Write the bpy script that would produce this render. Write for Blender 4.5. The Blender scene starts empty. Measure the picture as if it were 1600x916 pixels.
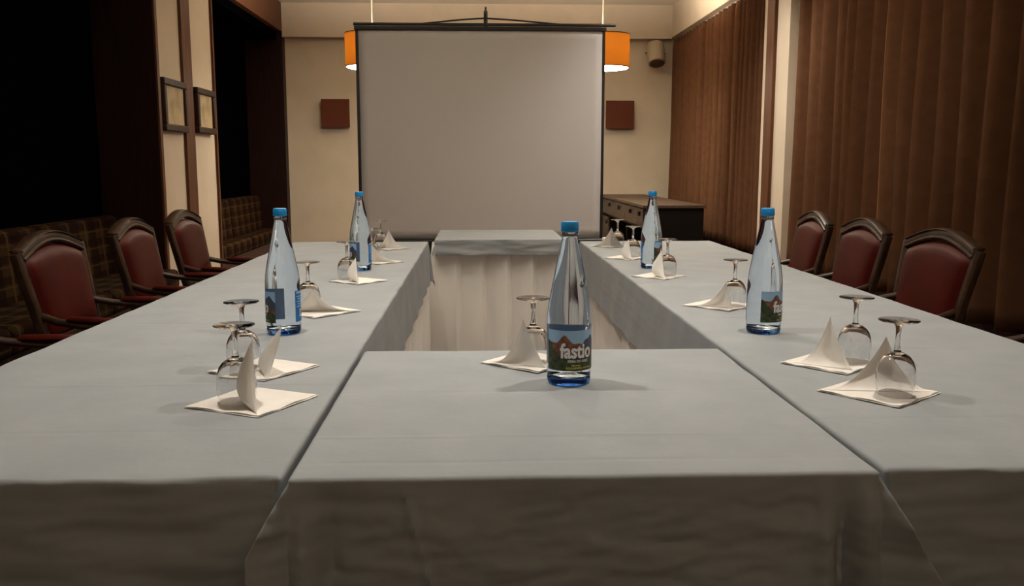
import bpy, math, random
from mathutils import Vector, Matrix, noise
random.seed(7)
PI = math.pi
S = bpy.context.scene
COL = S.collection

# ------------------------------------------------------------ camera
cam_d = bpy.data.cameras.new('camera'); cam = bpy.data.objects.new('camera', cam_d); COL.objects.link(cam)
cam_d.sensor_width = 36; cam_d.lens = 31.5; cam_d.clip_start = .02; cam_d.clip_end = 60
cam.location = (0, 0, 1.15); cam.rotation_euler = (math.radians(90 - 8.17), 0, math.radians(-2.227))
S.camera = cam
# ------------------------------------------------------------ world, view
w = bpy.data.worlds.new('world'); S.world = w; w.use_nodes = True
w.node_tree.nodes['Background'].inputs[0].default_value = (1, .86, .72, 1)
w.node_tree.nodes['Background'].inputs[1].default_value = .006
S.view_settings.view_transform = 'Standard'; S.view_settings.look = 'None'
S.view_settings.gamma = 1; S.view_settings.use_curve_mapping = False
S.view_settings.exposure = 0.5
S.cycles.max_bounces = 14; S.cycles.transmission_bounces = 14; S.cycles.diffuse_bounces = 5
S.cycles.use_denoising = True
S.cycles.sample_clamp_indirect = 4
# pendant lamps: (x, y, power multiplier); all but the far pair added for light
PENDANTS = [(1.17, 8.5, 1.0), (-.95, 8.5, 1.0), (-.95, 4.5, .62), (1.17, 4.5, .62), (-.95, -1.5, .24), (1.17, -1.5, .24)]   # x, y, brightness
DISC_EMIT = 36.0      # emission of the white diffuser under each shade
BULB_W = 75.0         # bulb inside each shade
LAMP_COL = (1, .865, .70)
# unseen ceiling spots added to light tables and curtains: (x, y, watts)
FILL_SPOTS = [(-.62, 1.95, 70), (.92, 1.95, 66), (-.62, 3.75, 18), (.92, 3.75, 14), (.14, 3.1, 38), (1.60, 6.68, 55), (1.55, 6.0, 85)]
SPOT_COL = (1, .885, .765)

# ------------------------------------------------------------ materials
def pmat(name, col, rough=.6, metal=0, **kw):
    m = bpy.data.materials.new(name); m.use_nodes = True
    b = m.node_tree.nodes['Principled BSDF']
    b.inputs['Base Color'].default_value = (*col, 1); b.inputs['Roughness'].default_value = rough
    b.inputs['Metallic'].default_value = metal
    for k, v in kw.items():
        b.inputs[k.replace('_', ' ')].default_value = v
    return m
def nd(m, t, **kw):
    n = m.node_tree.nodes.new(t)
    for k, v in kw.items(): setattr(n, k, v)
    return n
def lk(m, a, b): m.node_tree.links.new(a, b)
def noise_col(m, c1, c2, scale=5, stretch=(1, 1, 1), detail=6, bump=0, bdist=.002, bscale=None, lo=.35, hi=.65):
    b = m.node_tree.nodes['Principled BSDF']
    tc = nd(m, 'ShaderNodeTexCoord'); mp = nd(m, 'ShaderNodeMapping'); mp.inputs['Scale'].default_value = stretch
    lk(m, tc.outputs['Object'], mp.inputs[0])
    n = nd(m, 'ShaderNodeTexNoise'); n.inputs['Scale'].default_value = scale; n.inputs['Detail'].default_value = detail
    lk(m, mp.outputs[0], n.inputs['Vector'])
    r = nd(m, 'ShaderNodeValToRGB'); r.color_ramp.elements[0].color = (*c1, 1); r.color_ramp.elements[1].color = (*c2, 1)
    r.color_ramp.elements[0].position = lo; r.color_ramp.elements[1].position = hi
    lk(m, n.outputs[0], r.inputs[0]); lk(m, r.outputs[0], b.inputs['Base Color'])
    if bump:
        n2 = n
        if bscale:
            n2 = nd(m, 'ShaderNodeTexNoise'); n2.inputs['Scale'].default_value = bscale; n2.inputs['Detail'].default_value = 8
            lk(m, mp.outputs[0], n2.inputs['Vector'])
        bp = nd(m, 'ShaderNodeBump'); bp.inputs['Strength'].default_value = bump; bp.inputs['Distance'].default_value = bdist
        lk(m, n2.outputs[0], bp.inputs['Height']); lk(m, bp.outputs[0], b.inputs['Normal'])
    return m
M = {}
M['cream'] = noise_col(pmat('cream_plaster', (.62, .55, .43), .85), (.60, .53, .41), (.66, .58, .46), 3, bump=.15, bdist=.003, bscale=60)
M['ceiling'] = pmat('ceiling_paint', (.82, .76, .64), .9)
M['carpet'] = noise_col(pmat('carpet', (.06, .02, .02), .95), (.05, .015, .015), (.08, .03, .025), 80, bump=.5, bdist=.004)
M['wood'] = noise_col(pmat('dark_wood', (.06, .02, .012), .5, Specular_IOR_Level=.2), (.010, .0028, .0018), (.020, .006, .004), 4, (14, 14, 1), bump=.1)
M['wood_red'] = noise_col(pmat('mahogany_trim', (.12, .04, .02), .5, Specular_IOR_Level=.2), (.080, .029, .012), (.125, .048, .020), 4, (10, 10, 1), bump=.1)
M['chair_wood'] = noise_col(pmat('walnut', (.07, .035, .02), .36, Specular_IOR_Level=.35), (.022, .011, .006), (.052, .027, .014), 8, (3, 3, 3), bump=.1)
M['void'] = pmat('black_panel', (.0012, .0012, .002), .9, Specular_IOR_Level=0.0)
M['leather'] = noise_col(pmat('burgundy_leather', (.2, .035, .025), .45, Specular_IOR_Level=.11), (.046, .0040, .0025), (.064, .0060, .0034), 9, bump=.25, bdist=.001, bscale=220)
M['black'] = pmat('black_metal', (.006, .006, .007), .45)
M['screen'] = pmat('matte_white_screen', (.63, .63, .64), .8)
M['velvet'] = noise_col(pmat('brown_velvet', (.14, .075, .04), .85, Sheen_Weight=1.0, Sheen_Roughness=.32, Sheen_Tint=(.95, .58, .34, 1), Specular_IOR_Level=.05), (.120, .058, .030), (.140, .068, .036), 14, (1, 1, 1), bump=.2, bdist=.002, bscale=150)
M['cloth'] = noise_col(pmat('grey_blue_cloth', (.33, .36, .38), .85), (.290, .322, .345), (.320, .352, .375), 7, bump=.55, bdist=.0035, bscale=16)
M['satin'] = noise_col(pmat('white_satin', (.75, .73, .69), .45, Sheen_Weight=.1), (.84, .83, .79), (.90, .89, .86), 6, (1, 1, .4), bump=.3, bdist=.003, bscale=14)
M['paper'] = noise_col(pmat('napkin_paper', (.83, .81, .77), .9), (.80, .78, .73), (.86, .84, .80), 30, bump=.3, bdist=.0006, bscale=180)
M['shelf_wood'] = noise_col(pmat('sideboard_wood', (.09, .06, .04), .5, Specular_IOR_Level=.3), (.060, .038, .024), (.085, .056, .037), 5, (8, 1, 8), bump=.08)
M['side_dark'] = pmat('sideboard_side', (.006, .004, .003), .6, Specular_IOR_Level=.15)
M['brown_box'] = pmat('brown_lacquer', (.11, .028, .012), .55, Specular_IOR_Level=.2)
M['speaker'] = pmat('cream_plastic', (.42, .36, .27), .5)
M['grille'] = pmat('brown_grille', (.10, .05, .03), .7)
M['cap'] = pmat('blue_plastic', (.012, .30, .74), .35)
M['ring'] = pmat('neck_ring', (.25, .26, .27), .35, .6)
M['lab_sky'] = pmat('label_sky', (.34, .56, .84), .5)
M['lab_brown'] = noise_col(pmat('label_rock', (.2, .07, .03), .5), (.09, .035, .02), (.26, .11, .06), 90)
M['lab_slate'] = pmat('label_slate', (.05, .07, .12), .5)
M['lab_green'] = noise_col(pmat('label_green', (.03, .06, .01), .5), (.008, .016, .006), (.055, .085, .018), 120)
M['lab_back'] = pmat('label_reverse', (.24, .33, .46), .6)
M['lab_white'] = pmat('label_white', (.85, .87, .9), .5)
M['lab_yellow'] = pmat('label_yellow', (.7, .62, .12), .5)
M['lab_blue'] = pmat('label_blue', (.02, .19, .55), .5)
M['lab_dark'] = pmat('label_print', (.03, .04, .06), .5)
M['brass'] = pmat('aged_brass', (.30, .20, .09), .35, .8)
M['frame'] = noise_col(pmat('frame_wood', (.05, .02, .01), .5, Specular_IOR_Level=.2), (.022, .010, .006), (.042, .019, .011), 20)
M['print'] = noise_col(pmat('aged_print', (.40, .33, .19), .7), (.30, .24, .13), (.50, .40, .23), 7, lo=.3, hi=.55)
M['cable'] = pmat('lamp_cable', (.55, .5, .42), .6)

def glass(name, col, ior=1.45, rough=0):
    m = bpy.data.materials.new(name); m.use_nodes = True; nt = m.node_tree; nt.nodes.clear()
    o = nt.nodes.new('ShaderNodeOutputMaterial'); g = nt.nodes.new('ShaderNodeBsdfGlass')
    g.inputs['Color'].default_value = (*col, 1); g.inputs['IOR'].default_value = ior; g.inputs['Roughness'].default_value = rough
    nt.links.new(g.outputs[0], o.inputs[0]); return m
M['wineglass'] = glass('clear_glass', (.97, .97, .97), 1.45)
M['bottle'] = glass('pale_blue_glass', (.88, .94, 1.0), 1.34)
M['bottle_base'] = glass('blue_glass_base', (.45, .68, 1.0), 1.40)

m = bpy.data.materials.new('orange_shade'); m.use_nodes = True; nt = m.node_tree; nt.nodes.clear()
o = nt.nodes.new('ShaderNodeOutputMaterial'); d = nt.nodes.new('ShaderNodeBsdfDiffuse'); t = nt.nodes.new('ShaderNodeBsdfTranslucent'); mx = nt.nodes.new('ShaderNodeMixShader')
d.inputs[0].default_value = (.50, .24, .08, 1); t.inputs[0].default_value = (.205, .112, .019, 1); mx.inputs[0].default_value = .5
nt.links.new(d.outputs[0], mx.inputs[1]); nt.links.new(t.outputs[0], mx.inputs[2]); nt.links.new(mx.outputs[0], o.inputs[0]); M['shade'] = m
def emit(name, col, s):
    m = bpy.data.materials.new(name); m.use_nodes = True; nt = m.node_tree; nt.nodes.clear()
    o = nt.nodes.new('ShaderNodeOutputMaterial'); e = nt.nodes.new('ShaderNodeEmission')
    e.inputs[0].default_value = (*col, 1); e.inputs[1].default_value = s; nt.links.new(e.outputs[0], o.inputs[0]); return m
M['bulbglow'] = emit('bulb_glow', LAMP_COL, 12)
M['downlens'] = emit('downlight_lens', SPOT_COL, 6)
M['diffuser_dim'] = emit('lamp_diffuser_dim', LAMP_COL, DISC_EMIT * .25)
M['diffuser_low'] = emit('lamp_diffuser_low', LAMP_COL, DISC_EMIT * .09)
M['diffuser'] = emit('lamp_diffuser', LAMP_COL, DISC_EMIT)

# tartan of the banquettes
m = pmat('plaid', (.2, .15, .08), .95, Specular_IOR_Level=.05); b = m.node_tree.nodes['Principled BSDF']
tc = nd(m, 'ShaderNodeTexCoord'); sp = nd(m, 'ShaderNodeSeparateXYZ'); lk(m, tc.outputs['Object'], sp.inputs[0])
def band(src, period, width, off=0):
    a = nd(m, 'ShaderNodeMath', operation='MULTIPLY_ADD'); a.inputs[1].default_value = 1 / period; a.inputs[2].default_value = 100 + off
    lk(m, src, a.inputs[0]); f = nd(m, 'ShaderNodeMath', operation='FRACT'); lk(m, a.outputs[0], f.inputs[0])
    c = nd(m, 'ShaderNodeMath', operation='LESS_THAN'); c.inputs[1].default_value = width; lk(m, f.outputs[0], c.inputs[0]); return c.outputs[0]
ax = nd(m, 'ShaderNodeMath', operation='ADD'); lk(m, sp.outputs['X'], ax.inputs[0]); lk(m, sp.outputs['Z'], ax.inputs[1])
prev = None
for src, per, wd, off, col, fac in ((sp.outputs['Y'], .24, .45, 0, (.010, .003, .0025), .75), (ax.outputs[0], .10, .4, 0, (.010, .003, .0025), .65),
                               (sp.outputs['Y'], .24, .08, .2, (.09, .055, .021), .6), (ax.outputs[0], .10, .10, .2, (.08, .05, .019), .5)):
    bnd = band(src, per, wd, off); mul = nd(m, 'ShaderNodeMath', operation='MULTIPLY'); mul.inputs[1].default_value = fac; lk(m, bnd, mul.inputs[0])
    mixn = nd(m, 'ShaderNodeMix', data_type='RGBA'); lk(m, mul.outputs[0], mixn.inputs['Factor'])
    if prev is None: mixn.inputs['A'].default_value = (.036, .019, .008, 1)
    else: lk(m, prev, mixn.inputs['A'])
    mixn.inputs['B'].default_value = (*col, 1); prev = mixn.outputs['Result']
lk(m, prev, b.inputs['Base Color']); M['plaid'] = m
M['banq_wood'] = pmat('banquette_plinth', (.05, .014, .01), .5)

# ------------------------------------------------------------ mesh helpers
class MB:
    def __init__(s): s.v = []; s.f = []; s.mi = []
    def add(s, vs, fs, mi=0):
        n = len(s.v); s.v += [tuple(p) for p in vs]; s.f += [tuple(i + n for i in f) for f in fs]; s.mi += [mi] * len(fs)
    def box(s, x0, x1, y0, y1, z0, z1, mi=0):
        s.add([(x0, y0, z0), (x1, y0, z0), (x1, y1, z0), (x0, y1, z0), (x0, y0, z1), (x1, y0, z1), (x1, y1, z1), (x0, y1, z1)],
              [(0, 3, 2, 1), (4, 5, 6, 7), (0, 1, 5, 4), (1, 2, 6, 5), (2, 3, 7, 6), (3, 0, 4, 7)], mi)
    def lathe(s, prof, seg=40, c=(0, 0, 0), closed=False, mi=0, caps=True):
        vs = []; n = len(prof)
        for r, z in prof:
            for k in range(seg):
                a = 2 * PI * k / seg; vs.append((c[0] + r * math.cos(a), c[1] + r * math.sin(a), c[2] + z))
        fs = []
        for i in range(n if closed else n - 1):
            j = (i + 1) % n
            for k in range(seg):
                k2 = (k + 1) % seg; fs.append((i * seg + k, i * seg + k2, j * seg + k2, j * seg + k))
        if not closed and caps:
            fs.append(tuple(range(seg - 1, -1, -1))); fs.append(tuple((n - 1) * seg + k for k in range(seg)))
        s.add(vs, fs, mi)
    def grid(s, fn, nu, nv, mi=0, flip=False):
        vs = [fn(i / nu, j / nv) for j in range(nv + 1) for i in range(nu + 1)]
        fs = []
        for j in range(nv):
            for i in range(nu):
                a = j * (nu + 1) + i; q = (a, a + 1, a + nu + 2, a + nu + 1); fs.append(q[::-1] if flip else q)
        s.add(vs, fs, mi)
    def tube(s, pts, ra, rb=None, seg=10, up=(0, 0, 1), power=2):
        pts = [Vector(p) for p in pts]; n = len(pts)
        ra = ra if isinstance(ra, (list, tuple)) else [ra] * n
        rb = ra if rb is None else (rb if isinstance(rb, (list, tuple)) else [rb] * n)
        vs = []
        for i, p in enumerate(pts):
            t = (pts[min(i + 1, n - 1)] - pts[max(i - 1, 0)]).normalized()
            u = Vector(up); sd = t.cross(u)
            if sd.length < 1e-4: sd = t.cross(Vector((1, 0, 0)))
            sd.normalize(); u2 = sd.cross(t)
            for k in range(seg):
                a = 2 * PI * k / seg; ca, sa = math.cos(a), math.sin(a)
                if power != 2:
                    ca = math.copysign(abs(ca) ** (2 / power), ca); sa = math.copysign(abs(sa) ** (2 / power), sa)
                vs.append(p + sd * ra[i] * ca + u2 * rb[i] * sa)
        fs = [(i * seg + k, i * seg + (k + 1) % seg, (i + 1) * seg + (k + 1) % seg, (i + 1) * seg + k) for i in range(n - 1) for k in range(seg)]
        fs += [tuple(range(seg - 1, -1, -1)), tuple((n - 1) * seg + k for k in range(seg))]
        s.add(vs, fs)
    def prism(s, poly, axis, a0, a1, mi=0):       # poly in the two other axes
        def P(q, a): return {'x': (a, q[0], q[1]), 'y': (q[0], a, q[1]), 'z': (q[0], q[1], a)}[axis]
        n = len(poly); s.add([P(q, a0) for q in poly] + [P(q, a1) for q in poly],
            [tuple(range(n)), tuple(range(2 * n - 1, n - 1, -1))] + [(i, i + n, (i + 1) % n + n, (i + 1) % n) for i in range(n)], mi)
    def build(s, name, mats, parent=None, origin=(0, 0, 0), smooth=True, bevel=0, solid=0, subdiv=0, fixn=True):
        me = bpy.data.meshes.new(name); O = Vector(origin)
        me.from_pydata([Vector(p) - O for p in s.v], [], s.f)
        for mt in (mats if isinstance(mats, (list, tuple)) else [mats]): me.materials.append(M[mt])
        for p, i in zip(me.polygons, s.mi): p.material_index = i
        if fixn:
            import bmesh
            bm = bmesh.new(); bm.from_mesh(me); bmesh.ops.recalc_face_normals(bm, faces=bm.faces); bm.to_mesh(me); bm.free()
        o = bpy.data.objects.new(name, me); COL.objects.link(o)
        if parent is not None: o.parent = parent
        else: o.location = O
        if bevel:
            md = o.modifiers.new('b', 'BEVEL'); md.width = bevel; md.segments = 2; md.limit_method = 'ANGLE'
        if subdiv:
            md = o.modifiers.new('s', 'SUBSURF'); md.levels = md.render_levels = subdiv
        if solid:
            md = o.modifiers.new('t', 'SOLIDIFY'); md.thickness = solid; md.offset = 0
        if smooth:
            for p in me.polygons: p.use_smooth = True
            try: me.set_sharp_from_angle(angle=math.radians(40))
            except Exception: pass
        return o
def tag(o, label, cat, group=None, kind=None):
    o['label'] = label; o['category'] = cat
    if group: o['group'] = group
    if kind: o['kind'] = kind
    return o
def thing(name, label, cat, loc=(0, 0, 0), rz=0, group=None):
    o = bpy.data.objects.new(name, None); COL.objects.link(o); o.location = loc; o.rotation_euler = (0, 0, rz); o.empty_display_size = .1
    return tag(o, label, cat, group)
def struct(mb, name, mat, **kw):
    o = mb.build(name, mat, **kw); o['kind'] = 'structure'; return o
def dup(root, loc, rz=None, label=None):
    r = root.copy(); COL.objects.link(r); r.location = loc
    if rz is not None: r.rotation_euler = (0, 0, rz)
    if label: r['label'] = label
    for ch in list(root.children):
        c = ch.copy(); COL.objects.link(c); c.parent = r
        for g in list(ch.children):
            q = g.copy(); COL.objects.link(q); q.parent = c
    return r
def B(name, mat, *bx, **kw):
    m_ = MB(); m_.box(*bx); return m_.build(name, mat, **kw)
def SB(name, mat, *bx, **kw):
    m_ = MB(); m_.box(*bx); return struct(m_, name, mat, smooth=False, **kw)

# ------------------------------------------------------------ room shell
YB, YF, XL, XR, ZC, ZS = 10.70, -2.2, -2.2, 2.26, 2.96, 2.60
SB('floor', 'carpet', -2.75, 2.6, YF, YB, -.1, 0)
SB('ceiling', 'ceiling', -2.75, 2.6, YF - .1, YB + .1, ZC, ZC + .1)
SB('wall_back', 'cream', -2.75, 2.6, YB, YB + .15, 0, ZC)
SB('wall_front', 'cream', -2.75, 2.6, YF - .15, YF, 0, ZC)
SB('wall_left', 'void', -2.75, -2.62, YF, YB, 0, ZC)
SB('wall_right', 'cream', 2.45, 2.6, YF, YB, 0, ZC)
SB('trim_1', 'cream', -2.2, XR, YB - .13, YB, 2.585, ZC)            # cornice step over the end wall
SB('trim_2', 'cream', XR, 2.45, YF, YB, ZS, ZC)                      # pelmet box over the curtains
SB('trim_3', 'wood_red', -2.62, XL, YF, YB - .002, 2.64, ZC)           # wooden beam over the alcoves
SB('trim_4', 'wood', 2.36, 2.45, YF, 6.50, 0, .42)                   # low wooden apron under the curtains
SB('trim_5', 'wood', 2.36, 2.45, 7.12, YB, 0, .42)
# window side pillar
SB('wall_pillar_right', 'cream', XR - .02, 2.45, 6.52, 7.10, 0, ZS)
SB('trim_6', 'wood_red', XR - .045, XR - .02, 6.79, 6.96, 0, ZS)
# left piers: plaster faces with wooden returns
def pier(y0, y1, n, cream=True):
    SB(f'wall_pier_{n}', 'cream' if cream else 'wood', -2.60, XL - .02, y0 + .03, y1 - .03, 0, 2.64)
    SB(f'trim_pier_{n}_near', 'wood', -2.62, XL - .0, y0, y0 + .03, 0, 2.64)
    SB(f'trim_pier_{n}_far', 'wood_red', -2.62, XL - .0, y1 - .03, y1, 0, 2.64)
pier(6.40, 7.83, 1)
SB('trim_7', 'wood_red', XL - .02, XL + .002, 6.99, 7.20, 0, 2.64)
SB('trim_8', 'wood_red', XL - .002, XL + .012, 6.395, 6.44, 0, 2.64)
SB('wall_pier_2', 'wood', -2.62, XL, 10.55, YB, 0, 2.64)
SB('wall_pier_3', 'wood', -2.62, XL, 1.9, 2.9, 0, 2.64)
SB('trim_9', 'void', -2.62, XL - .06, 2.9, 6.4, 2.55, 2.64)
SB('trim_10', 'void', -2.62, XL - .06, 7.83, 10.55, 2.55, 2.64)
# nothing visible near the camera behind: windows hidden by the curtains
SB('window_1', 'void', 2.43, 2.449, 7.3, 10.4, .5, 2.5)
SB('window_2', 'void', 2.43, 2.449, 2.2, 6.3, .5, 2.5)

# ------------------------------------------------------------ curtains
def curtain(y0, y1, nf, amp, seed, label, grp):
    rnd = random.Random(seed)
    wd = [rnd.uniform(.7, 1.35) for _ in range(nf)]; s = sum(wd); cuts = [0]
    for q in wd: cuts.append(cuts[-1] + q / s)
    dep = [rnd.uniform(.75, 1.2) for _ in range(nf)]
    drift = [rnd.uniform(-1, 1) for _ in range(nf)]
    per = 14
    def fn(u, v):
        k = min(int(u * nf), nf - 1); fr = u * nf - k
        pos = cuts[k] + (cuts[k + 1] - cuts[k]) * fr
        y = y0 + (y1 - y0) * pos
        a = amp * dep[k] * (1 + .25 * (1 - v))
        sh = math.cos(2 * PI * fr)
        pinch = (.42 / (2 * PI)) * (y1 - y0) / nf * .5 * math.sin(2 * PI * fr)
        x = 2.340 + a * sh * (.75 if v > .97 else 1)
        y += pinch + .006 * drift[k] * math.sin(2 * PI * fr) * (1 - v) + .012 * math.sin(6 * v + drift[k] * 3) * math.sin(PI * u)
        x += .012 * noise.noise(Vector((y * 1.3, v * 1.5, seed)))
        z = .43 + .004 * sh + (ZS - .015 - .43) * v
        return (x, y, z)
    mb = MB(); mb.grid(fn, nf * per, 26)
    c = thing('curtain', label, 'curtain', (2.325, (y0 + y1) / 2, .43), 0, grp)
    mb.build('drape', 'velvet', c, origin=c.location, solid=.004, fixn=False)
    r = MB(); r.tube([(2.325, y0, ZS - .012), (2.325, y1, ZS - .012)], .009); r.build('curtain_rail', 'cable', c, origin=c.location)
curtain(7.13, 10.66, 25, .052, 3, 'brown velvet curtain with narrow folds behind the dark sideboard, beyond the cream pillar', 'brown curtains on the window side')
curtain(2.2, 6.50, 21, .068, 8, 'wide brown velvet curtain behind the right-hand row of chairs, nearer than the cream pillar', 'brown curtains on the window side')

# ------------------------------------------------------------ pendants
def pendant(x, y, label):
    zb, zt, r = 2.035, 2.335, .25
    p = thing('pendant_lamp', label, 'lamp', (x, y, zb), 0, 'orange drum pendant lamps')
    s = MB()
    n = 56
    s.lathe([(r, .0), (r, .30), (r - .004, .30), (r - .004, .0)], n, closed=True); s.build('lamp_shade', 'shade', p)
    h = MB(); h.lathe([(r + .002, 0), (r + .002, .008), (r - .006, .008), (r - .006, 0)], n, closed=True); h.build('shade_ring', 'brown_box', p)
    h = MB(); h.lathe([(r + .002, .294), (r + .002, .302), (r - .006, .302), (r - .006, .294)], n, closed=True); h.build('shade_ring', 'brown_box', p)
    dm = MB(); dm.lathe([(r - .008, .012), (r - .02, -.006), (.12, -.014), (.001, -.016)], n, caps=True); dm.build('diffuser', 'diffuser', p)
    c = MB(); c.tube([(0, 0, .20), (0, 0, ZC - zb - .02)], .005, seg=8); c.build('cord', 'cable', p)
    k = MB(); k.lathe([(.05, ZC - zb - .03), (.05, ZC - zb), (.001, ZC - zb)], 24); k.build('ceiling_rose', 'cable', p)
    sp = MB()
    for a in range(3):
        t_ = a * 2 * PI / 3; sp.tube([(0, 0, .27), (math.cos(t_) * (r - .004), math.sin(t_) * (r - .004), .297)], .0025, seg=6)
    sp.build('spider_frame', 'cable', p)
    bu = MB(); bu.lathe([(.001, .10), (.02, .105), (.03, .125), (.028, .15), (.014, .18), (.013, .21), (.001, .21)], 20); bu.build('bulb', 'bulbglow', p)
    ld = bpy.data.lights.new('bulb_light', 'POINT'); ld.energy = BULB_W; ld.color = LAMP_COL; ld.shadow_soft_size = .04
    lo = bpy.data.objects.new('bulb_light', ld); COL.objects.link(lo); lo.location = (0, 0, .24); lo.parent = p
    return p
PL = ['orange drum pendant lamp on a cord to the right of the projection screen', 'orange drum pendant lamp mostly hidden behind the left edge of the projection screen']
PL += ['drum pendant lamp above the left row of tables halfway down the room', 'drum pendant lamp above the right row of tables halfway down the room',
            'drum pendant lamp behind the near tables, left of the aisle', 'drum pendant lamp behind the near tables, toward the curtains']  # pendants out of view, added to brighten tables, screen and front cloth
for i, (x, y, mul) in enumerate(PENDANTS):
    if i == 0: p0 = p = pendant(x, y, PL[0])
    else: p = dup(p0, (x, y, 2.035), None, PL[i])
    if mul != 1:
        for c in p.children:
            if c.type == 'LIGHT': c.data = c.data.copy(); c.data.energy *= mul
            if c.name.startswith('diffuser'): c.data = c.data.copy(); c.data.materials[0] = M['diffuser_dim' if mul > .3 else 'diffuser_low']
def fill_spot(label):  # added spot fitting, out of view
    t_ = thing('ceiling_downlight', label, 'downlight', (0, 0, 0), 0, 'recessed downlights over the tables')
    f = MB(); f.lathe([(.062, -.004), (.078, -.002), (.080, .0), (.060, .0)], 36, closed=True); f.build('trim_ring', 'cable', t_)
    f = MB(); f.lathe([(.001, -.0015), (.058, -.0015), (.060, -.0005), (.001, -.0005)], 36); f.build('lens', 'downlens', t_)
    ld = bpy.data.lights.new('spot_light', 'SPOT'); ld.color = SPOT_COL; ld.shadow_soft_size = .045; ld.spot_size = math.radians(112); ld.spot_blend = .9; ld.energy = 60
    lo = bpy.data.objects.new('spot_light', ld); COL.objects.link(lo); lo.location = (0, 0, -.02); lo.parent = t_
    return t_
d0 = fill_spot('recessed downlight over the near end of the left table')
for i, (x, y, wt) in enumerate(FILL_SPOTS):
    d = d0 if i == 0 else dup(d0, (0, 0, 0), None, ['', 'recessed downlight over the near end of the right table', 'recessed downlight over the far half of the left table', 'recessed downlight over the far half of the right table', 'recessed downlight over the open space between the tables', 'recessed downlight beside the curtains near the cream pillar', 'recessed downlight beside the wide near curtain'][i])
    d.location = (x, y, ZC - .001)
    for c in d.children:
        if c.type == 'LIGHT': c.data = c.data.copy(); c.data.energy = wt

# ------------------------------------------------------------ end wall fittings
def sconce(x0, x1, z0, z1, label):
    t_ = thing('wall_light_box', label, 'wall light', ((x0 + x1) / 2, YB, z0), 0, 'brown square boxes on the end wall')
    w_ = (x1 - x0) / 2; h_ = z1 - z0
    f = MB(); f.box(-w_, w_, -.10, -.085, 0, h_); f.build('front_panel', 'brown_box', t_, bevel=.004)
    f = MB(); f.box(-w_ + .012, w_ - .012, -.085, -.02, .012, h_ - .012); f.box(-.05, .05, -.02, 0, h_ / 2 - .06, h_ / 2 + .06); f.build('housing', 'wood', t_, bevel=.003)
sconce(-1.79, -1.465, 1.575, 1.895, 'brown square box mounted on the end wall left of the screen')
sconce(1.51, 1.84, 1.565, 1.885, 'brown square box mounted on the end wall right of the screen')
sp = thing('loudspeaker', 'small cream cylindrical loudspeaker angled down from the far right corner of the end wall', 'speaker', (2.07, YB, 2.41))
m_ = MB(); m_.lathe([(.085, -.13), (.098, -.12), (.10, .10), (.085, .13), (.02, .135)], 32)
hs = m_.build('housing', 'speaker', sp); hs.location = (0, -.17, .0); hs.rotation_euler = (math.radians(-28), 0, 0)
m_ = MB(); m_.lathe([(.001, -.136), (.07, -.136), (.084, -.131), (.084, -.128), (.001, -.128)], 32); g_ = m_.build('grille', 'grille', sp); g_.location = hs.location; g_.rotation_euler = hs.rotation_euler
m_ = MB(); m_.box(-.02, .02, -.012, 0, -.06, .08); m_.tube([(0, -.01, .02), (0, -.09, .03)], .012); m_.tube([(-.112, -.17, 0), (-.112, -.08, .02), (0, -.06, .03), (.112, -.08, .02), (.112, -.17, 0)], .005); m_.build('bracket', 'grille', sp)

# ------------------------------------------------------------ projection screen
SY = 6.5
ps = thing('projection_screen', 'tripod projection screen with grey-white fabric and black edges behind the tables', 'projector screen', (.035, SY, 0))
def SP(mb, n, mt, **kw): return mb.build(n, mt, ps, origin=(.035, SY, 0), **kw)
xa, xb, za, zb = -.845, .913, .617, 2.085
f = MB()
def scr(u, v): return (xa + .02 + (xb - xa - .04) * u, SY + .004 * math.sin(5 * u + 1) * math.sin(PI * v) - .002, za + (zb - za) * v)
f.grid(scr, 30, 24); SP(f, 'screen_fabric', 'screen', solid=.0016, fixn=False)
f = MB(); f.box(xa, xa + .021, SY - .0035, SY + .0035, za, zb); f.box(xb - .021, xb, SY - .0035, SY + .0035, za, zb); f.box(xa, xb, SY - .0035, SY + .0035, zb - .004, zb + .01); SP(f, 'black_border', 'black')
f = MB(); f.box(xa - .006, xb + .006, SY - .016, SY + .016, zb - .004, 2.108); f.tube([(-.857, SY, 2.122), (.985, SY, 2.122)], .011, seg=12); SP(f, 'top_rail', 'black', bevel=.003)
f = MB(); f.tube([(-.40, SY, 2.125), (-.1, SY, 2.155), (.06, SY, 2.166), (.25, SY, 2.155), (.62, SY, 2.125)], .006, seg=8); f.tube([(.066, SY, 2.11), (.066, SY, 2.19)], .009, seg=8); SP(f, 'hanger', 'black')
f = MB(); f.tube([(.068, SY + .035, .28), (.068, SY + .035, 2.22)], .014, seg=12); f.tube([(.068, SY + .035, 2.20), (.068, SY + .02, 2.245), (.068, SY - .005, 2.235), (.068, SY - .012, 2.19)], .007, seg=8); SP(f, 'tripod_pole', 'black')
f = MB(); f.box(xa - .015, xb + .015, SY - .045, SY + .03, .50, .618); SP(f, 'case', 'black', bevel=.015)
for a in (90, 210, 330):
    f = MB(); a_ = math.radians(a); cx, sx_ = math.cos(a_), math.sin(a_)
    f.tube([(.068, SY + .035, .42), (.068 + .42 * cx, SY + .035 + .42 * sx_, .012)], .011, .008, seg=8); SP(f, 'leg', 'black')

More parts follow.
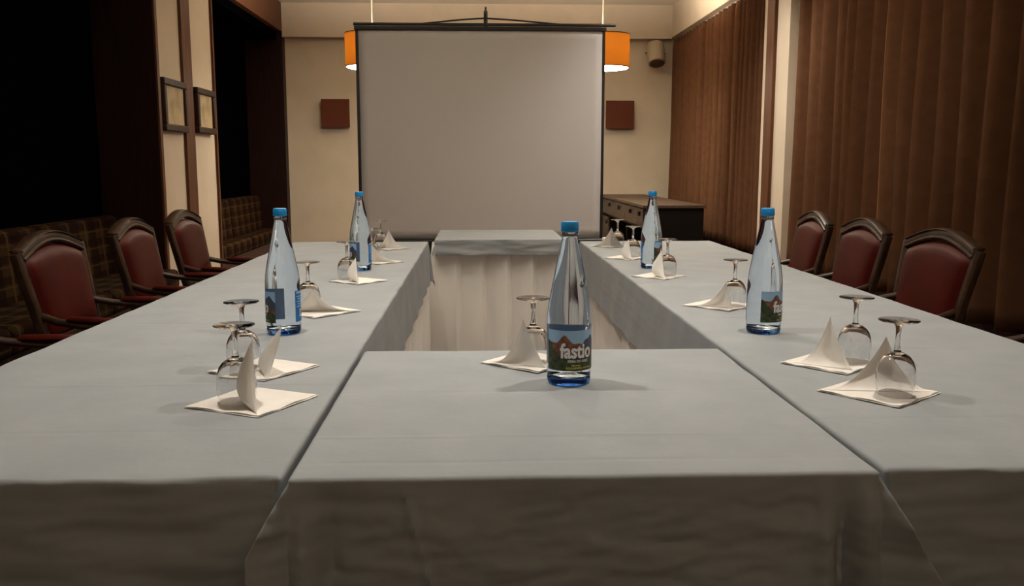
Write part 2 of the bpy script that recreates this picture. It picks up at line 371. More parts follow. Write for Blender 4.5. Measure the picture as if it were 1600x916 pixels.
# ------------------------------------------------------------ sideboard
sx, sy0, sy1 = 1.45, 7.74, 10.60
sb = thing('sideboard', 'long dark wooden sideboard with square drawer knobs along the curtain wall', 'sideboard', (1.71, 9.17, 0))
def SBp(mb, n, mt, par=None, **kw): return mb.build(n, mt, par or sb, origin=(1.71, 9.17, 0), **kw)
f = MB(); f.box(sx - .015, 1.98, sy0 - .02, sy1 + .02, .772, .80); SBp(f, 'top', 'shelf_wood', bevel=.004)
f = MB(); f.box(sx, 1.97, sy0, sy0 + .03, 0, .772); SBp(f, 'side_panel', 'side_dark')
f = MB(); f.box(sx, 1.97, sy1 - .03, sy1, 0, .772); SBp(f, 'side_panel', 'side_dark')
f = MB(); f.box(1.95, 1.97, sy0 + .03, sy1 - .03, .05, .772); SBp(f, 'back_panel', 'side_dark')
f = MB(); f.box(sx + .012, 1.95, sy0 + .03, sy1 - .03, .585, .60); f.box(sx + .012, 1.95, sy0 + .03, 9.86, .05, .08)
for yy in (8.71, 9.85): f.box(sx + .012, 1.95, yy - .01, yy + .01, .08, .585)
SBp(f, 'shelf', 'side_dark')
cuts = [7.775, 8.06, 8.71, 9.44, 10.0, 10.565]
for i in range(5):
    f = MB(); f.box(sx - .006, sx + .014, cuts[i] + .006, cuts[i + 1] - .006, .607, .764); dr = SBp(f, 'drawer', 'shelf_wood', bevel=.003)
    c_ = (cuts[i] + cuts[i + 1]) / 2; f = MB(); f.box(sx - .03, sx - .006, c_ - .022, c_ + .022, .70, .74); f.build('knob', 'black', dr, origin=(1.71, 9.17, 0), bevel=.003)
for y0_, y1_ in ((9.87, 10.21), (10.22, 10.56)):
    f = MB(); f.box(sx - .006, sx + .014, y0_, y1_, .07, .575); dr = SBp(f, 'door', 'shelf_wood', bevel=.003)
    f = MB(); f.box(sx - .026, sx - .006, y0_ + .04, y0_ + .07, .50, .54); f.build('knob', 'black', dr, origin=(1.71, 9.17, 0), bevel=.003)

# ------------------------------------------------------------ pictures
def picture(y0, y1, z0, z1, label, seed):
    c = (XL, (y0 + y1) / 2, z0); t_ = thing('framed_picture', label, 'picture', c, 0, 'framed pictures on the left wall')
    hw = (y1 - y0) / 2; h = z1 - z0; f = MB()
    wd = .05
    X0 = -.02
    for a, b_, c2, d_ in ((-hw, hw, 0, wd), (-hw, hw, h - wd, h), (-hw, -hw + wd, wd, h - wd), (hw - wd, hw, wd, h - wd)): f.box(X0, .03, a, b_, c2, d_)
    f.build('frame', 'frame', t_, bevel=.008)
    f = MB(); f.box(X0 + .004, .012, -hw + wd - .002, hw - wd + .002, wd - .002, h - wd + .002); f.build('print', 'print', t_)
picture(6.475, 6.975, 1.385, 1.755, 'dark framed aged print on the cream wall, the nearer of the pair', 1)
picture(7.23, 7.70, 1.395, 1.75, 'dark framed aged print on the cream wall, farther one beside the alcove', 2)

# ------------------------------------------------------------ banquettes
def banquette(y0, y1, label, fx=-2.10):
    t_ = thing('banquette', label, 'bench', (-2.36, (y0 + y1) / 2, 0), 0, 'plaid banquettes in the alcoves')
    og = t_.location.copy()
    f = MB(); f.box(-2.61, fx - .03, y0, y1, 0, .28); f.build('plinth', 'banq_wood', t_, origin=og)
    n = max(2, round((y1 - y0) / 1.2)); L = (y1 - y0) / n
    for i in range(n):
        f = MB(); f.box(-2.50, fx, y0 + i * L + .004, y0 + (i + 1) * L - .004, .28, .42); f.build('seat_cushion', 'plaid', t_, origin=og, bevel=.03)
        f = MB(); a, b_ = y0 + i * L + .004, y0 + (i + 1) * L - .004
        f.prism([(-2.61, .28), (-2.46, .28), (-2.50, .80), (-2.61, .80)], 'y', a, b_); f.build('back_cushion', 'plaid', t_, origin=og, bevel=.03)
banquette(2.92, 6.38, 'dim plaid banquette in the dark alcove behind the left-hand chairs')
banquette(7.85, 10.53, 'plaid banquette in the far alcove beside the end wall', -2.28)

# ------------------------------------------------------------ chairs
def arcpts(fn, n): return [fn(i / n) for i in range(n + 1)]
def make_chair(label):
    t_ = thing('dining_chair', label, 'chair', (0, 0, 0), 0, 'burgundy chairs along the tables')
    def bx(z, off=0): return -.235 - .085 * max(0, (z - .48)) / .42 * 1.0 + off          # back lean
    hwid = lambda z: .215 + .045 * max(0, min(1, (z - .50) / .36))
    top = lambda s: .845 + .055 * math.cos(s * PI / 2) ** 1.0 if abs(s) < 1 else .845      # camel top
    # side stiles
    for sgn in (-1, 1):
        f = MB(); zs = [.40, .50, .60, .70, .80, .86]
        f.tube([(bx(z), sgn * (hwid(z) + .012), z) for z in zs], [.020, .021, .022, .023, .025, .022], [.017] * 6, seg=12, up=(1, 0, 0), power=3.2)
        f.build('back_post', 'chair_wood', t_)
    # top rail, camel curve with moulded lip
    f = MB()
    pts = [(bx(top(s)) - .002, s * .262, top(s)) for s in [k / 12 for k in range(-12, 13)]]
    f.tube(pts, .021, .024, seg=12, power=3)
    f.tube([(p[0] + .018, p[1] * .97, p[2] - .010) for p in pts], .008, .009, seg=8)
    f.tube([(p[0] - .002, p[1], p[2] + .021) for p in pts], .026, .006, seg=8)
    f.build('top_rail', 'chair_wood', t_)
    f = MB(); f.tube([(bx(.535), -.22, .535), (bx(.535) + .004, 0, .53), (bx(.535), .22, .535)], .018, .022, seg=10, power=3); f.build('bottom_rail', 'chair_wood', t_)
    # upholstered back, front and rear pads
    f = MB()
    def pad(side, bul):
        def fn(u, v):
            s = 2 * u - 1; zt = top(s * .86) - .028; z = .545 + (zt - .545) * v; hw = hwid(z) - .006
            e = (1 - abs(s) ** 6) * (1 - abs(2 * v - 1) ** 7); e = max(e, 0) ** .5
            return (bx(z) + side * (.004 + bul * e), s * hw, z)
        return fn
    f.grid(pad(1, .034), 22, 22); f.grid(pad(-1, .016), 22, 22, flip=True); f.build('backrest', 'leather', t_, fixn=False)
    # seat
    f = MB()
    def outline(a):
        ca, sa = math.cos(a), math.sin(a); q = 4.0
        x = math.copysign(abs(ca) ** (2 / q), ca); y = math.copysign(abs(sa) ** (2 / q), sa)
        return (.025 + x * .245, y * (.245 + .025 * x))
    rings = [(0.90, .435), (1.0, .442), (1.015, .462), (1.0, .482), (.93, .498), (.75, .510), (.4, .517), (.02, .519)]; sg = 44; vs = []
    for sc, z in rings:
        for k in range(sg):
            x, y = outline(2 * PI * k / sg); vs.append((.025 + (x - .025) * sc, y * sc, z))
    fs = [(i * sg + k, i * sg + (k + 1) % sg, (i + 1) * sg + (k + 1) % sg, (i + 1) * sg + k) for i in range(len(rings) - 1) for k in range(sg)]
    fs += [tuple(range(sg - 1, -1, -1)), tuple((len(rings) - 1) * sg + k for k in range(sg))]
    f.add(vs, fs); f.build('seat', 'leather', t_)
    f = MB(); vs = []
    for sc, z in ((.97, .375), (1.0, .38), (1.0, .428), (.97, .434)):
        for k in range(sg):
            x, y = outline(2 * PI * k / sg); vs.append((.025 + (x - .025) * sc, y * sc, z))
    f.add(vs, [(i * sg + k, i * sg + (k + 1) % sg, (i + 1) * sg + (k + 1) % sg, (i + 1) * sg + k) for i in range(3) for k in range(sg)] + [tuple(range(sg - 1, -1, -1)), tuple(3 * sg + k for k in range(sg))])
    f.build('seat_frame', 'chair_wood', t_)
    # arms with scroll ends and padded tops
    for sgn in (-1, 1):
        f = MB(); y = sgn * .245
        f.tube([(bx(.63) + .01, sgn * .232, .630), (-.19, y + sgn * .010, .612), (-.08, y + sgn * .03, .598), (.04, y + sgn * .032, .602), (.115, y + sgn * .022, .606), (.142, y + sgn * .012, .590), (.125, y + sgn * .006, .572)],
               [.015, .016, .019, .020, .021, .018, .012], [.014, .014, .013, .013, .015, .014, .010], seg=12)
        f.tube([(.095, y + sgn * .018, .598), (.085, y + sgn * .010, .53), (.11, y - sgn * .002, .47), (.125, y - sgn * .010, .41)], [.016, .014, .016, .019], seg=10)
        ar = f.build('armrest', 'chair_wood', t_)
        f = MB(); f.tube([(-.16, y + sgn * .014, .618), (-.14, y + sgn * .018, .622), (-.04, y + sgn * .032, .619), (.03, y + sgn * .032, .617), (.045, y + sgn * .031, .611)], [.006, .020, .023, .021, .006], [.004, .012, .014, .012, .004], seg=12)
        f.build('arm_pad', 'leather', ar)
    # legs
    for sgn in (-1, 1):
        f = MB(); f.tube([(.225, sgn * .215, .385), (.238, sgn * .222, .33), (.235, sgn * .22, .22), (.228, sgn * .216, .10), (.232, sgn * .218, .03), (.236, sgn * .22, 0)], [.027, .026, .020, .015, .015, .020], seg=12); f.build('leg', 'chair_wood', t_)
        f = MB(); f.tube([(-.225, sgn * .215, .40), (-.235, sgn * .215, .28), (-.27, sgn * .215, .12), (-.315, sgn * .218, 0)], [.022, .021, .018, .015], seg=10, power=3, up=(1, 0, 0)); f.build('leg', 'chair_wood', t_)
    return t_
CH = [(-1.285, 3.40, 0, 'burgundy leather armchair left of the tables, nearest of those fully in view'),
      (-1.285, 4.22, 2, 'burgundy leather armchair on the left, middle one, in front of the dark wood pier'),
      (-1.285, 4.95, 0, 'burgundy leather armchair on the left, farthest, in front of the cream wall'),
      (-1.285, 2.58, 0, 'armchair at the left picture edge of which only the arm shows'),
      (1.475, 3.36, 182, 'burgundy leather armchair nearest on the right, before the brown curtain'),
      (1.475, 4.07, 178, 'burgundy leather armchair on the right, middle of the three full backs'),
      (1.475, 4.70, 176, 'burgundy leather armchair on the right, farthest, near the cream pillar'),
      (1.475, 2.47, 180, 'armchair cut off by the right edge of the picture')]
c0 = None
for x, y, a, lb in CH:
    if c0 is None:
        c0 = make_chair(lb); c0.location = (x, y, 0); c0.rotation_euler = (0, 0, math.radians(a)); c0.scale = (1, .92, .98)
    else: dup(c0, (x, y, 0), math.radians(a), lb)

# ------------------------------------------------------------ tables under the cloths
def table(x0, x1, y0, y1, zt, label):
    c = ((x0 + x1) / 2, (y0 + y1) / 2, 0); t_ = thing('banquet_table', label, 'table', c)
    f = MB(); f.box(x0, x1, y0, y1, zt - .03, zt); f.build('tabletop', 'shelf_wood', t_, origin=c)
    for xx in (x0 + .07, x1 - .07):
        for yy in (y0 + .08, y1 - .08):
            f = MB(); f.tube([(xx, yy, 0), (xx, yy, zt - .03)], .016, seg=10); f.build('leg', 'black', t_, origin=c)
TZ = .75
LX0, LX1, RX0, RX1, MX0, MX1 = -.960, -.255, .539, 1.235, -.246, .530
Y0, Y1, MY1 = 1.122, 4.70, 1.915
table(LX0 + .025, LX1 - .025, Y0 + .025, Y1 - .025, TZ - .010, 'long table beneath the grey cloth on the left')
table(RX0 + .025, RX1 - .025, Y0 + .025, Y1 - .025, TZ - .010, 'long table beneath the grey cloth on the right')
table(MX0 + .025, MX1 - .025, Y0 + .02, MY1 - .025, TZ - .010, 'square table beneath the near middle cloth')
table(-.21, .46, 4.83, 5.53, TZ - .010, 'small table beneath the cloth before the screen')

def cloth(name, x0, x1, y0, y1, D, label, kind, step=.018, fine=.008, seed=0, creases=()):
    r = .0075; xi0, xi1, yi0, yi1 = x0 + r, x1 - r, y0 + r, y1 - r; q = r * PI / 2
    def axis(lo, hi, coarse):
        out = []
        n = int(D / fine); out += [lo - D + k * (D - q) / n for k in range(n)]
        out += [lo - q + k * q / 4 for k in range(4)]
        n = max(6, int((hi - lo) / coarse)); out += [lo + (hi - lo) * k / n for k in range(n)]
        out += [hi + k * q / 4 for k in range(4)]
        n = int(D / fine); out += [hi + q + k * (D - q) / n for k in range(n + 1)]
        return out
    A, Bv = axis(xi0, xi1, step if kind != 'mid' else .006), axis(yi0, yi1, step)
    for yc in creases: Bv += [yc + k * .004 for k in range(-4, 5)]
    Bv = sorted(set(round(b_, 5) for b_ in Bv))
    N = lambda x, y, z, s=1.: noise.noise(Vector((x * s, y * s, z * s + seed * 7.3)))
    vs = []
    for t in Bv:
        for s in A:
            a = xi0 - s if s < xi0 else (s - xi1 if s > xi1 else 0); sx_ = -1 if s < xi0 else 1
            b_ = yi0 - t if t < yi0 else (t - yi1 if t > yi1 else 0); sy_ = -1 if t < yi0 else 1
            cx, cy = min(max(s, xi0), xi1), min(max(t, yi0), yi1)
            z = TZ + .0009 * N(cx, cy, 0, 9) + .0012 * N(cx * .6, cy * 2.2, 3, 5)
            for ci, yc in enumerate(creases):
                if abs(cy - yc) < .03 and b_ == 0: z += (.0016 if ci % 2 else -.0013) * math.exp(-((cy - yc) / .0055) ** 2) * (.6 + .5 * N(cx, yc, 1, 3))
            if a == 0 and b_ == 0: vs.append((cx, cy, z)); continue
            rho = math.hypot(a, b_); ph = math.atan2(b_, a)
            if rho < q: th_ = rho / r; out = r * math.sin(th_); dz = r * (1 - math.cos(th_))
            else: out = r; dz = r + (rho - q)
            dz *= (1 - .19 * math.sin(2 * ph) ** 2) if rho > 1e-6 else 1
            hang = max(0, dz - r); hn = hang / D
            dx, dy = sx_ * math.cos(ph), sy_ * math.sin(ph)
            corner = math.sin(2 * ph) if (a > 0 and b_ > 0) else 0
            X, Y, Zz = cx + dx * out, cy + dy * out, z - dz
            # crumples
            fr = (b_ > 0 and sy_ < 0)
            w1 = N(X, Zz, Y, 8) * .0060 + (N(X * .6 + Zz * .35, Zz * 1.6, 0, 17) * .009 + N(X * .5 - Zz * .4, Zz * 1.7, 0, 38) * .0062 + N(X * .6, Zz * 1.6, 0, 85) * .0026) * (1 if fr else .15)
            am = min(1, hang / .03)
            tight = 0.0
            if kind == 'mid' and a > 0 and b_ == 0: tight = 1
            if kind == 'L' and a > 0 and sx_ > 0 and cy < MY1 + .02: tight = 1
            if kind == 'R' and a > 0 and sx_ < 0 and cy < MY1 + .02: tight = 1
            if tight:
                X += -dx * .004 * am
            elif kind == 'mid' and fr:
                Y += -.014 * hn - (w1 + .006 * hn) * am * .6 - .002
                wing = (.050 * min(1, hang / .085) ** .9 if sx_ < 0 else .56 * min(hang, .2)) * (math.sin(ph * 1) ** 0 if a > 0 else 0)
                if a > 0 and b_ > 0:
                    k_ = math.sin(2 * ph) ** .7
                    X += sx_ * wing * k_; Y -= .030 * k_ * min(1, hang / .06)
                    # the tail of the fold turns back behind the front
                    if ph < PI / 4: Y += .018 * (1 - k_) * 0
                else:
                    for xc, wd_, am_ in ((x0 + .02, .016, .018), (x0 + .055, .013, -.012), (x1 - .02, .013, .022), (x1 - .047, .012, -.022), (x1 - .075, .014, .014)):
                        Y -= am_ * math.exp(-((X - xc - .0 * hang) / wd_) ** 2) * min(1, hang / .09)
                    xr = -.098 + (hang) * .26
                    Y -= .005 * math.exp(-((X - xr) / .005) ** 2) * min(1, hang / .02)
            else:
                if a > 0 and b_ > 0:
                    inner = (kind == 'L' and sx_ > 0 and sy_ < 0) or (kind == 'R' and sx_ < 0 and sy_ < 0)
                    if inner: X -= sx_ * .012 * am; Y -= .000
                    else: X += dx * .16 * hang * corner; Y += dy * .16 * hang * corner
                wav = .004 * math.sin((X + Y) * 19 + seed) * hn + w1 * (.8 if fr else .45)
                X += dx * (wav + .010 * hn); Y += dy * (wav * .8 + .006 * hn)
                if fr and kind in 'LR':
                    Y = max(Y, y0 - .012)
            if b_ == 0 or a == 0: Zz += .003 * N(X * 2, Y * 2, 5, 2) * hn
            vs.append((X, Y, Zz))
    nu = len(A); fs = [(j * nu + i, j * nu + i + 1, (j + 1) * nu + i + 1, (j + 1) * nu + i) for j in range(len(Bv) - 1) for i in range(nu - 1)]
    mb = MB(); mb.add(vs, fs); o = mb.build(name, 'cloth', origin=((x0 + x1) / 2, (y0 + y1) / 2, TZ), fixn=False)
    return tag(o, label, 'tablecloth', 'grey tablecloths')
cloth('tablecloth', LX0, LX1, Y0, Y1, .215, 'grey-blue tablecloth on the long left table with two napkins near its front', 'L', seed=1, fine=.006, creases=(1.33, 1.62, 2.27, 2.95, 3.6))
cloth('tablecloth', RX0, RX1, Y0, Y1, .215, 'grey-blue tablecloth on the long right table in front of the curtains', 'R', seed=2, fine=.006, creases=(1.36, 1.9, 2.30, 3.02, 3.7))
cloth('tablecloth', MX0, MX1, Y0 - .008, MY1, .215, 'grey-blue tablecloth on the near middle table under a single bottle', 'mid', seed=3, fine=.005, creases=(1.175, 1.29, 1.55))
cloth('tablecloth', -.230, .473, 4.815, 5.545, .088, 'short grey-blue tablecloth over the small table before the screen', 'C', step=.03, seed=4)

def skirt(x0, x1, y0, y1, pitch, depth, label, seed, skip=None):
    pts = []; per = [((x0, y0), (x1, y0), (0, -1)), ((x1, y0), (x1, y1), (1, 0)), ((x1, y1), (x0, y1), (0, 1)), ((x0, y1), (x0, y0), (-1, 0))]
    rnd = random.Random(seed)
    for p, q_, n in per:
        L = math.hypot(q_[0] - p[0], q_[1] - p[1]); k = max(3, round(L / pitch)); m_ = 10
        for i in range(k):
            jit = rnd.uniform(.7, 1.25)
            for j in range(m_):
                fr = j / m_; s = (i + fr) / k
                off = depth * jit * ((fr / .8) ** 2 if fr < .8 else .5 + .5 * math.cos(PI * (fr - .8) / .2))
                pts.append((p[0] + (q_[0] - p[0]) * s, p[1] + (q_[1] - p[1]) * s, n, off, rnd.random()))
    NP = len(pts); NZ = 16; vs = []
    for jz in range(NZ + 1):
        v = jz / NZ; z = .012 + (TZ - .03 - .012) * v
        for k, (x, y, n, off, rr) in enumerate(pts):
            g = off * (1.15 - .75 * v ** 2) + .004 * noise.noise(Vector((x * 12, y * 12, z * 6 + seed))) + .008 * (1 - v) * noise.noise(Vector((x * 5, y * 5, z * 2)))
            vs.append((x + n[0] * g, y + n[1] * g, z))
    fs = [(j * NP + k, j * NP + (k + 1) % NP, (j + 1) * NP + (k + 1) % NP, (j + 1) * NP + k) for j in range(NZ) for k in range(NP)]
    mb = MB(); mb.add(vs, fs); o = mb.build('table_skirt', 'satin', origin=((x0 + x1) / 2, (y0 + y1) / 2, 0), fixn=False, solid=.001)
    tag(o, label, 'table skirt', 'white pleated table skirts')
skirt(LX0 + .04, LX1 - .020, Y0 + .05, Y1 + .02, .065, .020, 'white pleated skirt hanging under the inner edge of the left tablecloth', 1)
skirt(RX0 + .032, RX1 - .04, Y0 + .05, Y1 - .01, .065, .020, 'white pleated skirt hanging under the inner edge of the right tablecloth', 2)
skirt(MX0 + .045, MX1 - .045, Y0 + .05, MY1 - .04, .08, .018, 'white pleated skirt beneath the near middle table', 3)
skirt(-.226, .466, 4.865, 5.52, .130, .055, 'white satin skirt with wide pleats under the small table before the screen', 4)

# ------------------------------------------------------------ bottles
def text_mesh(txt, size, bold=0):
    cu = bpy.data.curves.new('t', 'FONT'); cu.body = txt; cu.size = size; cu.offset = bold; cu.resolution_u = 3; cu.align_x = 'LEFT'
    ob = bpy.data.objects.new('t', cu); COL.objects.link(ob); bpy.context.view_layer.update()
    dg = bpy.context.evaluated_depsgraph_get(); me = bpy.data.meshes.new_from_object(ob.evaluated_get(dg))
    v = [tuple(p.co) for p in me.vertices]; fc = [tuple(p.vertices) for p in me.polygons]
    bpy.data.objects.remove(ob); bpy.data.curves.remove(cu); bpy.data.meshes.remove(me)
    return v, fc
BR = .0410
def wrap(r, a, z): return (r * math.cos(a), r * math.sin(a), z)      # a = 0 faces local +x
def label_patch(mb, a0, a1, zlo, zhi, r, mi, n=28, m_=1):
    def fn(u, v):
        a = a0 + (a1 - a0) * u; lo = zlo(u) if callable(zlo) else zlo; hi = zhi(u) if callable(zhi) else zhi
        return wrap(r, a, lo + (hi - lo) * v)
    mb.grid(fn, n, m_, mi)
def make_bottle(label):
    t_ = thing('water_bottle', label, 'bottle', (0, 0, TZ), 0, 'glass water bottles on the tables')
    prof = [(.001, .012), (.036, .012), (.0398, .015), (.0405, .02), (BR, .03), (BR, .112), (.0405, .124), (.0392, .138), (.0372, .152), (.0340, .170), (.0300, .190), (.0258, .211),
            (.0215, .232), (.0178, .250), (.0152, .262), (.0136, .268), (.0132, .272), (.0145, .2745), (.0145, .278), (.0125, .280), (.0125, .290), (.001, .290)]
    f = MB(); f.lathe(prof, 56); f.build('bottle_body', 'bottle', t_)
    f = MB(); f.lathe([(.001, .0015), (.030, .0015), (.034, .0), (.0382, .002), (.0398, .006), (.0402, .0115), (.001, .0115)], 56); f.build('bottle_base', 'bottle_base', t_)
    f = MB(); f.lathe([(.0150, .2795), (.0165, .2795), (.0165, .2815), (.0152, .2815)], 40, closed=True)
    seg = 72; vs = []
    for z, rr, rib in ((.2812, .0150, 1), (.283, .0154, 1), (.294, .0152, 1), (.2968, .0138, 0), (.2972, .001, 0)):
        for k in range(seg):
            a = 2 * PI * k / seg; q = rr + (.0006 if (k % 2 and rib) else 0); vs.append((q * math.cos(a), q * math.sin(a), z))
    f.add(vs, [(i * seg + k, i * seg + (k + 1) % seg, (i + 1) * seg + (k + 1) % seg, (i + 1) * seg + k) for i in range(4) for k in range(seg)])
    f.build('cap', 'cap', t_)
    f = MB(); f.lathe([(.0140, .2705), (.0150, .271), (.0150, .2745), (.0140, .275)], 40, closed=True); f.build('neck_ring', 'ring', t_)
    # front label: sky, ridges, woods (the reader stands at local +x)
    A = math.radians(78); r = BR + .0004; z0, z1 = .029, .103
    f = MB(); label_patch(f, -A, A, z0, z1, r - .0003, 4); label_patch(f, -A, A, z0, z1, r, 0)
    def ridge(u):   # u grows to the reader's right
        return .083 + .010 * math.exp(-((u - .33) / .09) ** 2) - .016 * abs(u - .33) + .004 * math.sin(u * 23) * .5
    def ridge2(u): return .076 + .017 * math.exp(-((u - .84) / .10) ** 2) + .008 * math.exp(-((u - .70) / .05) ** 2)
    label_patch(f, -A, A, z0, lambda u: ridge2(u), r + .0001, 2)
    label_patch(f, -A, A, z0, lambda u: min(ridge(u), .100) - .018 * max(0, u - .55) * 2, r + .0002, 1)
    label_patch(f, -A, A, z0, lambda u: .052 + .022 * math.exp(-(u / .12) ** 2) + .003 * math.sin(u * 17) + .010 * (1 - u), r + .0003, 3)
    lb = f.build('front_label', ['lab_sky', 'lab_brown', 'lab_slate', 'lab_green', 'lab_back'], t_, fixn=False)
    def letter(txt, size, x0, z, mt, bold=0, wscale=1.0, nm='lettering', zo=.0007):
        v, fc = text_mesh(txt, size, bold); f_ = MB()
        f_.add([wrap(r + zo, (x0 + p[0] * wscale) / r, z + p[1]) for p in v], fc); f_.build(nm, mt, lb, fixn=False, smooth=False)
    letter('fastio', .0370, -.0270, .0525, 'lab_dark', .0018, .78, 'lettering_shadow', .0005)
    letter('fastio', .0370, -.0265, .0535, 'lab_white', .0012, .78)
    letter('SERRA DO GERÊS', .0062, -.0130, .0450, 'lab_white', .0001, .85)
    letter('ÁGUA MINERAL NATURAL', .0052, -.016, .0325, 'lab_yellow', .0001, .85)
    letter('nascente', .0052, -.006, .0380, 'lab_yellow', .0001, .9)
    f = MB(); a0, a1 = math.radians(146), math.radians(214); label_patch(f, a0, a1, .029, .103, r - .0003, 1); label_patch(f, a0, a1, .029, .103, r, 0)
    bk = f.build('back_label', ['lab_blue', 'lab_back'], t_, fixn=False)
    f = MB(); label_patch(f, math.radians(168), math.radians(205), .040, .058, r + .0002, 0, 8)
    f.build('barcode_panel', 'lab_white', bk, fixn=False)
    f = MB(); rb = random.Random(3); a = 171
    while a < 202:
        wd_ = rb.choice((.6, 1.0, 1.6)); label_patch(f, math.radians(a), math.radians(a + wd_), .043, .056, r + .0004, 0, 1); a += wd_ + rb.choice((.7, 1.1, 1.5))
    f.build('barcode', 'lab_dark', bk, fixn=False)
    f = MB()
    for i in range(5): label_patch(f, math.radians(152 + (i % 2) * 5), math.radians(206 - (i * 7) % 13), .064 + i * .006, .0665 + i * .006, r + .0002, 0, 8)
    label_patch(f, math.radians(152), math.radians(208), .096, .1015, r + .0002, 0, 8)
    f.build('small_print', 'lab_sky', bk, fixn=False)
    return t_
def facing(x, y, off): return math.atan2(-y, -x) + math.radians(off)
BO = [(.168, 1.618, 15, 'full water bottle with its mountain label facing front, alone on the near middle table'),
      (-.464, 2.135, -104, 'blue-capped water bottle on the left table showing the blue barcode label, nearer of its two'),
      (-.445, 3.426, -100, 'blue-capped water bottle at the far part of the left table'),
      (.676, 3.447, 92, 'blue-capped water bottle at the far part of the right table, before the sideboard'),
      (.687, 2.099, 68, 'blue-capped water bottle on the right table, nearer of its two, label turned right')]
b0 = None
for x, y, a, lb in BO:
    if b0 is None:
        b0 = make_bottle(lb); b0.location = (x, y, TZ + .001); b0.rotation_euler = (0, 0, facing(x, y, a))
    else: dup(b0, (x, y, TZ + .001), facing(x, y, a), lb)

# ------------------------------------------------------------ napkins
NAP = [  # L corner, R corner, hinge, tip, label, ref
 ((-.487, 1.463), (-.278, 1.529), 'BF', (-.372, 1.47, .112), 'white paper napkin under the nearest wine glass on the left table'),
 ((-.525, 1.717), (-.315, 1.765), 'BF', (-.374, 1.70, .090), 'white paper napkin with curled tip, second from the front on the left table'),
 ((-.545, 2.435), (-.318, 2.442), 'LR', (-.446, 2.40, .066), 'white folded napkin right beside the nearer bottle on the left table'),
 ((-.511, 3.071), (-.308, 3.097), 'BF', (-.417, 3.08, .080), 'white napkin with upright fin in front of the far bottle on the left table'),
 ((-.500, 3.700), (-.300, 3.693), 'LR', (-.443, 3.67, .090), 'white folded napkin just right of the far bottle on the left table'),
 ((-.507, 4.295), (-.323, 4.288), 'LR', (-.420, 4.27, .090), 'white folded napkin at the far end of the left table'),
 ((.004, 1.782), (.215, 1.795), 'LB', (.090, 1.745, .093), 'white folded napkin left of the bottle on the near middle table'),
 ((.601, 1.530), (.814, 1.504), 'LR', (.736, 1.56, .090), 'white folded napkin nearest on the right table, overlapped by the front glass'),
 ((.612, 1.758), (.817, 1.738), 'LB', (.704, 1.74, .096), 'white napkin with tall curved tip, second from the front on the right table'),
 ((.582, 2.508), (.800, 2.499), 'LB', (.687, 2.43, .076), 'white folded napkin left of the nearer bottle on the right table'),
 ((.548, 3.171), (.755, 3.182), 'BF', (.655, 3.15, .095), 'white napkin with narrow fin before the far bottle on the right table'),
 ((.542, 3.812), (.740, 3.832), 'BF', (.645, 3.79, .080), 'white napkin with small upright tip, second from the far end of the right table'),
 ((.550, 4.390), (.755, 4.382), 'LR', (.655, 4.35, .091), 'white napkin with pointed fin at the far end of the right table'),
]
GL = [(-.408, 1.495), (-.462, 1.752), (-.468, 2.475), (-.455, 3.130), (-.446, 3.79), (-.464, 4.31), (.112, 1.780), (.727, 1.497), (.767, 1.765), (.727, 2.485), (.686, 3.195), (.676, 3.86), (.682, 4.33)]
def napkin(L, R, hinge, tip, label, seed):
    L, R = Vector(L), Vector(R); C = (L + R) / 2; d = (R - L) / 2; pn = Vector((d.y, -d.x)); Bp, F = C + pn * .98, C - pn * .98
    og = (C.x, C.y, TZ); t_ = thing('paper_napkin', label, 'napkin', og, 0, 'white paper napkins at the place settings')
    crn = [L, Bp, R, F]; rnd = random.Random(seed)
    for ply, (zb, zt, sc, rot) in enumerate(((.0008, .0016, 1.0, 0), (.0018, .0026, .975, .03))):
        f = MB(); n = 12; ring = []
        for k in range(4):
            a, b_ = crn[k], crn[(k + 1) % 4]
            for j in range(n):
                p = a.lerp(b_, j / n); e = (p - C); e = e * (sc * (1 + rnd.uniform(-.008, .008)))
                e = Vector((e.x * math.cos(rot) - e.y * math.sin(rot), e.x * math.sin(rot) + e.y * math.cos(rot)))
                lift = .0026 * abs(math.sin(j / n * PI * 2 + k + seed)) * (1 if ply else .5) if k in (0, 1) else .001
                ring.append((e, lift))
        vs = []; N_ = len(ring)
        for q, zz in ((.0, 0), (.5, 0), (.85, .3), (1, 1)):
            for e, lf in ring: vs.append((C.x + e.x * q, C.y + e.y * q, TZ + zt + lf * zz))
        for e, lf in ring: vs.append((C.x + e.x, C.y + e.y, TZ + zb + lf))
        fs = [(i * N_ + k, i * N_ + (k + 1) % N_, (i + 1) * N_ + (k + 1) % N_, (i + 1) * N_ + k) for i in range(4) for k in range(N_)]
        f.add(vs, fs); f.build('ply', 'paper', t_, origin=og, fixn=False)
    E = {'BF': (Bp.lerp(F, .03), F.lerp(Bp, .25)), 'LR': (L.lerp(R, .04), R.lerp(L, .04)), 'LB': (L.lerp(R, .10), Bp.lerp(R, .22).lerp(F, .05))}[hinge]
    T = Vector(tip[:2]); H = tip[2]
    def fn(u, v):
        e = E[0].lerp(E[1], u); m_ = v ** .78; p = e.lerp(T, m_)
        z = H * v ** ((2.0 - .95 * u) if hinge == 'LB' else (1.75 if hinge == 'BF' else 1.9))
        bow = (.030 if hinge == 'BF' else .010) * math.sin(PI * u) * math.sin(PI * v); pr_ = (E[1] - E[0]).normalized(); pq = Vector((-pr_.y, pr_.x))
        p = p + pq * (bow + .003 * math.sin(u * 9 + seed) * math.sin(PI * v))
        return (p.x, p.y, TZ + .0032 + z)
    f = MB(); f.grid(fn, 16, 22); f.build('raised_flap', 'paper', t_, origin=og, solid=.0006, fixn=False)
for i, (L, R, h, tp, lb) in enumerate(NAP): napkin(L, R, h, tp, lb, i)
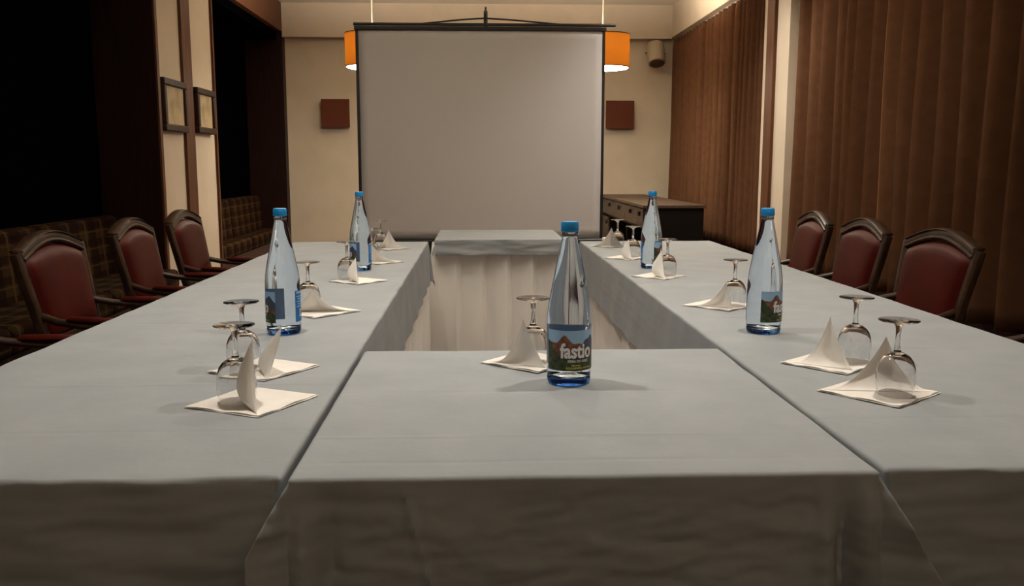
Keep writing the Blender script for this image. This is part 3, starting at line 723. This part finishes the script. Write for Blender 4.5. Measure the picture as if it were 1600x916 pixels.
f = MB(); f.box(.655, .72, 4.63, 4.68, TZ + .001, TZ + .022); o = f.build('paper_napkin', 'paper', origin=(.69, 4.65, TZ), bevel=.006)
tag(o, 'small crumpled white napkin at the very far edge of the right table', 'napkin', 'white paper napkins at the place settings')

# ------------------------------------------------------------ wine glasses, upside down
def make_glass(label):
    t_ = thing('wine_glass', label, 'glass', (0, 0, TZ), 0, 'upside down wine glasses')
    f = MB()
    outer = [(.0300, 0), (.0318, .012), (.0330, .026), (.0328, .038), (.0312, .049), (.0278, .059), (.0220, .067), (.0145, .0725), (.0075, .0755), (.0052, .079)]
    inner = [(.0004, .0700), (.0135, .0690), (.0208, .0640), (.0266, .0565), (.0300, .0475), (.0316, .0375), (.0318, .026), (.0306, .012), (.0290, .0)]
    f.lathe(outer + [(.0045, .090), (.0043, .105), (.0050, .118), (.0080, .124), (.0180, .1275), (.0335, .1295), (.0342, .1305), (.0335, .1315), (.0200, .1312), (.0004, .1318), ], 48, caps=False)
    n0 = len(outer) + 10
    f.lathe(inner, 48, caps=False)
    # rim ring and the tiny end discs
    seg = 48; oi = 0; ii = n0 * seg + (len(inner) - 1) * seg
    f.f += [(k, ii + k, ii + (k + 1) % seg, (k + 1) % seg) for k in range(seg)]; f.mi += [0] * seg
    f.f += [tuple((n0 - 1) * seg + k for k in range(seg)), tuple(n0 * seg + k for k in range(seg))]; f.mi += [0, 0]
    f.build('goblet', 'wineglass', t_)
    return t_
GLB = ['upside down wine glass nearest on the left table, on the front napkin', 'upside down wine glass second on the left table, just behind the front one',
       'upside down wine glass just right of the nearer bottle on the left table', 'upside down wine glass in front of the far bottle on the left table',
       'upside down wine glass half hidden behind the far bottle on the left table', 'upside down wine glass farthest on the left table, beside the last napkin',
       'upside down wine glass on the near middle table left of the bottle', 'upside down wine glass nearest on the right table, over the front napkin',
       'upside down wine glass second on the right table, behind the tall napkin tip', 'upside down wine glass left of the nearer bottle on the right table',
       'upside down wine glass just right of the far bottle on the right table', 'upside down wine glass left of the far bottle on the right table, nearer one',
       'upside down wine glass farthest on the right table, in front of the sideboard']
g0 = None
for (x, y), lb in zip(GL, GLB):
    if g0 is None: g0 = make_glass(lb); g0.location = (x, y, TZ + .0032)
    else: dup(g0, (x, y, TZ + .0032), 0, lb)
